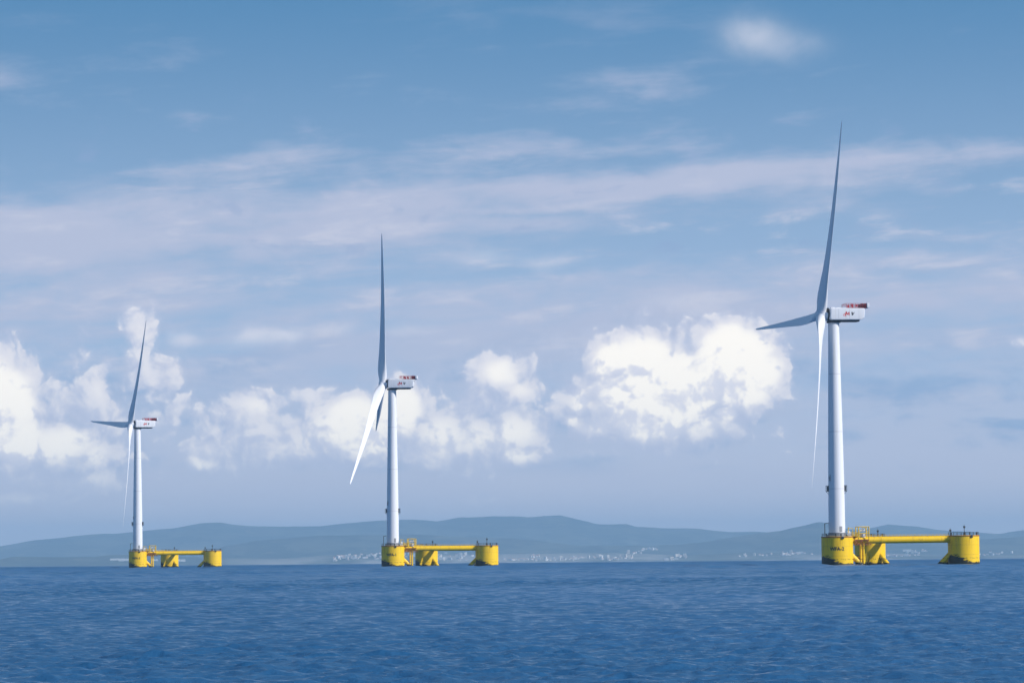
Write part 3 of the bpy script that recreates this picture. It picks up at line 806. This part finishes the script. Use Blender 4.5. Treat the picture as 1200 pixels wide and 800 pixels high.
def beam_mesh(p, q, r):
    bm = bmesh.new(); tube(bm, p, q, r, n=32)
    for k in (.015, .30, .985):                         # stiffening collars
        a = Vector(p).lerp(Vector(q), k); d = (Vector(q) - Vector(p)).normalized() * .25
        tube(bm, a - d, a + d, r + .12, n=32)
    return bm
TEXTS = {}
def turbine(base, heading, yaw, azim, name_text, label, lean, feather=0.0):
    root = bpy.data.objects.new('floating_wind_turbine', None); COL.objects.link(root)
    root.location = base; root.rotation_euler = (lean[1], lean[0], 0)
    root['label'] = label; root['category'] = 'wind turbine'; root['group'] = 'floating offshore wind turbines'
    A = Vector((0, 0, 0)); B = Vector((math.cos(heading), math.sin(heading), 0)) * ARM
    C_ = Vector((math.cos(heading + PI / 3), math.sin(heading + PI / 3), 0)) * ARM
    tw = link('tower', MS['tower'], root)
    link('base_flange', MS['base_flange'], tw)
    for s, dz in ((-1, 0), (1, .1)):
        o = link('equipment_bracket', MS['bracket%d' % s], tw); o.location = (0, 0, 29.2 + dz)
    o = link('sensor_box', MS['sensor_box'], tw); o.location = (0, 0, 34.2)
    link('door', MS['door'], tw)
    na = link('nacelle', MS['nacelle'], root); na.location = (0, 0, HUB_Z + .25); na.rotation_euler.z = yaw
    for k in ('yaw_bearing_and_shade', 'rotor_seal', 'panel_joint', 'hoist_deck', 'hoist_fence', 'cooler', 'end_panel', 'roof_hatch', 'roof_vent', 'wind_vane', 'emblem', 'letter_mark'):
        link(k, MS[k], na)
    FR = Matrix.Translation((0, 0, HUB_Z)) @ Matrix.Rotation(yaw, 4, 'Z') @ Matrix.Translation((-OVER - .2, 0, 0)) @ Matrix.Rotation(TILT, 4, 'Y')
    hb = link('rotor_hub', MS['hub'], root); hb.matrix_local = FR
    for k in range(3):
        M = Matrix.Rotation(azim + k * 2 * PI / 3, 4, 'X') @ Matrix.Rotation(math.radians(-3.0), 4, 'Y') @ Matrix.Rotation(math.radians(feather), 4, 'Z')
        b = link('blade', MS['blade'], root); b.matrix_local = FR @ M
        c = link('blade_collar', MS['blade_collar'], b)
    # platform
    for i, p in enumerate((A, B, C_)):
        c = link('column', MS['column'], root); c.location = p
        c.rotation_euler.z = (0, .15, -.2)[i]
        link('column_rim', MS['column_rim'], c); link('column_railing', MS['column_railing'], c); link('bollard', MS['bollard'], c)
        if i == 0:
            if name_text not in TEXTS:
                TEXTS[name_text] = text_mesh('lettering', name_text, 1.9, M_LOGO_BLK, bend=(COL_R, -PI / 2 - .10))
            t = link('lettering', TEXTS[name_text], c); t.location = (0, 0, 6.6)
            d = link('davit', MS['davit'], c); d.location = (-4.9, -1.6, 0)
            link('deck_cabinet', MS['deck_cabinet'], c)
        if i == 1:
            d = link('light_mast', MS['light_mast'], c); d.location = (-.3, -2.5, 0)
            d = link('light_mast', MS['light_mast'], c); d.location = (-5.0, 1.2, -1.3)
        if i == 2:
            d = link('light_mast', MS['light_mast'], c); d.location = (3.0, 2.0, -1.0)
    ZB = 10.0
    for k, (p, q) in enumerate(((A, B), (A, C_), (B, C_))):
        d = (q - p).normalized()
        a_ = p + d * (COL_R - .4); b_ = q - d * (COL_R - .4)
        o = link('beam', mesh_from('beam', beam_mesh((*a_.xy, ZB), (*b_.xy, ZB), 1.22 if k else 1.38), M_YEL), root)
        if k < 2:
            bm = bmesh.new(); nrm = Vector((-d.y, d.x, 0))
            for s in (-.6, .6):
                rail_line(bm, p + d * (COL_R + .3) + nrm * s + Vector((0, 0, ZB + 1.42)), q - d * (COL_R + .3) + nrm * s + Vector((0, 0, ZB + 1.42)), .62, 26, .035)
            m_, L_ = frame_to(p + d * COL_R + Vector((0, 0, ZB + 1.40)), q - d * COL_R + Vector((0, 0, ZB + 1.40)))
            c0 = (p + q) / 2
            box(bm, (c0.x, c0.y, ZB + 1.40), (L_, 1.3, .08), rot=Matrix.Rotation(math.atan2(d.y, d.x), 4, 'Z'))
            link('walkway_railing', mesh_from('walkway_railing', bm, M_YEL2, smooth=False), o)
        for (s, e, dd) in ((p, q, d), (q, p, -d)):      # braces that dive below the water
            st = s + dd * (COL_R - .7)
            bm = bmesh.new(); tube(bm, (st.x, st.y, 4.3), (st.x + dd.x * 11.5, st.y + dd.y * 11.5, -7.0), 1.0, n=24)
            link('brace', mesh_from('brace', bm, M_YEL), root)
    # boat landing in front of the A-C / A-B corner, with access platform over it
    d = B.normalized(); nrm = Vector((d.y, -d.x, 0))     # towards the viewer side
    bl = d * (COL_R + 3.7) + nrm * .6
    bm = bmesh.new()
    for s in (-.55, .55):
        a = bl + d * s; tube(bm, (a.x, a.y, -4), (a.x, a.y, 9.6), .42, n=14)
    for z in np.arange(.2, 9.4, .5):
        a = bl - d * .5; b = bl + d * .5; tube(bm, (a.x, a.y, z), (b.x, b.y, z), .06, n=5)
    for z in (3.4, 8.6):
        tube(bm, (bl.x, bl.y, z), (bl.x - nrm.x * 2 - d.x * 4, bl.y - nrm.y * 2 - d.y * 4, z), .18, n=8)
    link('boat_landing', mesh_from('boat_landing', bm, M_YEL), root)
    RZ = Matrix.Rotation(math.atan2(d.y, d.x), 4, 'Z')
    def loc(x, y, z): v = d * x - nrm * y; return (v.x, v.y, z)
    bm = bmesh.new()
    box(bm, loc(COL_R + 3.6, -.3, 10.1), (5.4, 4.2, .25), rot=RZ)
    for x in (COL_R + 1.2, COL_R + 3.4, COL_R + 6.0):
        for y in (-2.2, 1.6):
            tube(bm, loc(x, y, 10.1), loc(x - 1.2, y, 8.1), .13, n=6); tube(bm, loc(x - 1.2, y, 8.1), loc(x + 1.2, y, 8.2), .12, n=6)
            tube(bm, loc(x - .8, y, 9.9), loc(x + 1.0, y, 8.2), .11, n=6)
    ap = link('access_platform', mesh_from('access_platform', bm, M_RUST, smooth=False), root)
    bm = bmesh.new()
    for x in (COL_R + 1.9, COL_R + 6.1):
        for y in (-2.3, 1.7): tube(bm, loc(x, y, 10.1), loc(x, y, 15.3), .22, n=8)
    for z in (12.6, 15.2):
        for y in (-2.3, 1.7): tube(bm, loc(COL_R + 1.9, y, z), loc(COL_R + 6.1, y, z), .17, n=8)
        for x in (COL_R + 1.9, COL_R + 6.1): tube(bm, loc(x, -2.3, z), loc(x, 1.7, z), .17, n=8)
    tube(bm, loc(COL_R + 1.9, -2.3, 12.6), loc(COL_R + 4.0, -2.3, 15.2), .10, n=6); tube(bm, loc(COL_R + 4.0, -2.3, 15.2), loc(COL_R + 6.1, -2.3, 12.6), .10, n=6)
    tube(bm, loc(COL_R + 1.9, 1.7, 10.3), loc(COL_R + 4.0, 1.7, 12.6), .10, n=6); tube(bm, loc(COL_R + 4.0, 1.7, 12.6), loc(COL_R + 6.1, 1.7, 10.3), .10, n=6)
    link('cage', mesh_from('cage', bm, M_YEL2, smooth=False), ap)
    bm = bmesh.new()
    box(bm, loc(COL_R + 4.3, 0, 11.5), (1.5, 1.6, 2.3), rot=RZ, bev=.12); tube(bm, loc(COL_R + 3.0, .2, 13.6), loc(COL_R + 5.2, .2, 13.9), .35, n=12)
    link('winch_housing', mesh_from('winch_housing', bm, M_WHITE, smooth=False), ap)
    bm = bmesh.new()
    rail_line(bm, loc(COL_R - 1.4, -2.2, COL_H + .1), loc(COL_R + 1.9, -2.2, COL_H + .1), 1.5, 5, .09)
    rail_line(bm, loc(COL_R - 1.4, -.2, COL_H + .1), loc(COL_R + 1.9, -.2, COL_H + .1), 1.5, 5, .09)
    box(bm, loc(COL_R + .3, -1.2, COL_H + .05), (3.4, 2.0, .12), rot=RZ)
    tube(bm, loc(COL_R - 2.3, -2.6, COL_H), loc(COL_R - 2.3, -2.6, COL_H + 3.6), .16, n=8); tube(bm, loc(COL_R - 2.3, -2.6, COL_H + 3.2), loc(COL_R - .6, -2.6, COL_H + 3.2), .1, n=6)
    tube(bm, loc(COL_R - .6, -2.6, COL_H + 3.2), loc(COL_R - .6, -2.6, COL_H), .1, n=6)
    link('gangway', mesh_from('gangway', bm, M_YEL2, smooth=False), ap)
    return root

HEAD = math.radians(10.2)
def base_at(px, D, off=0):
    d = ray(px, 660); s = D / d.y
    x, y = d.x * s, D
    return Vector((x, y, drop(x, y)))
S1_ = F / 2.98
turbine(base_at(981.5, S1_), HEAD, math.radians(9.1), math.radians(29.0), 'WFA-2',
        'nearest and tallest white wind turbine on a yellow three-column float, rightmost of the three', (math.radians(-.2), 0))
turbine(base_at(460.5, S1_ / .728), HEAD + math.radians(.5), math.radians(-2.2), math.radians(12), 'WFA-1',
        'middle white wind turbine on a yellow float, one blade straight up and two hanging down', (math.radians(.1), 0), 33)
turbine(base_at(161.5, S1_ / .571), HEAD, math.radians(20.6), math.radians(33.0), 'WFA-3',
        'farthest and smallest white wind turbine on a yellow float, leftmost of the three', (math.radians(.0), 0))

# ------------------------------------------------------------------ HAZE
bm = bmesh.new()
bmesh.ops.create_cube(bm, size=1.0, matrix=Matrix.Translation((0, 0, (-205 + 455) / 2)) @ Matrix.Diagonal((96000, 96000, 660, 1)))
hz_me = bpy.data.meshes.new('haze'); bm.to_mesh(hz_me); bm.free()
hm_ = bpy.data.materials.new('haze_air'); hm_.use_nodes = True
ht = hm_.node_tree; ht.nodes.clear(); hq = N(ht)
pv = hq.new('ShaderNodeVolumePrincipled'); ho = hq.new('ShaderNodeOutputMaterial')
pv.inputs['Color'].default_value = (0.42, 0.70, 1.0, 1); pv.inputs['Density'].default_value = 3.9e-5; pv.inputs['Anisotropy'].default_value = 0.0
ht.links.new(pv.outputs[0], ho.inputs['Volume'])
hz_me.materials.append(hm_)
hz = link('haze', hz_me); hz['kind'] = 'stuff'
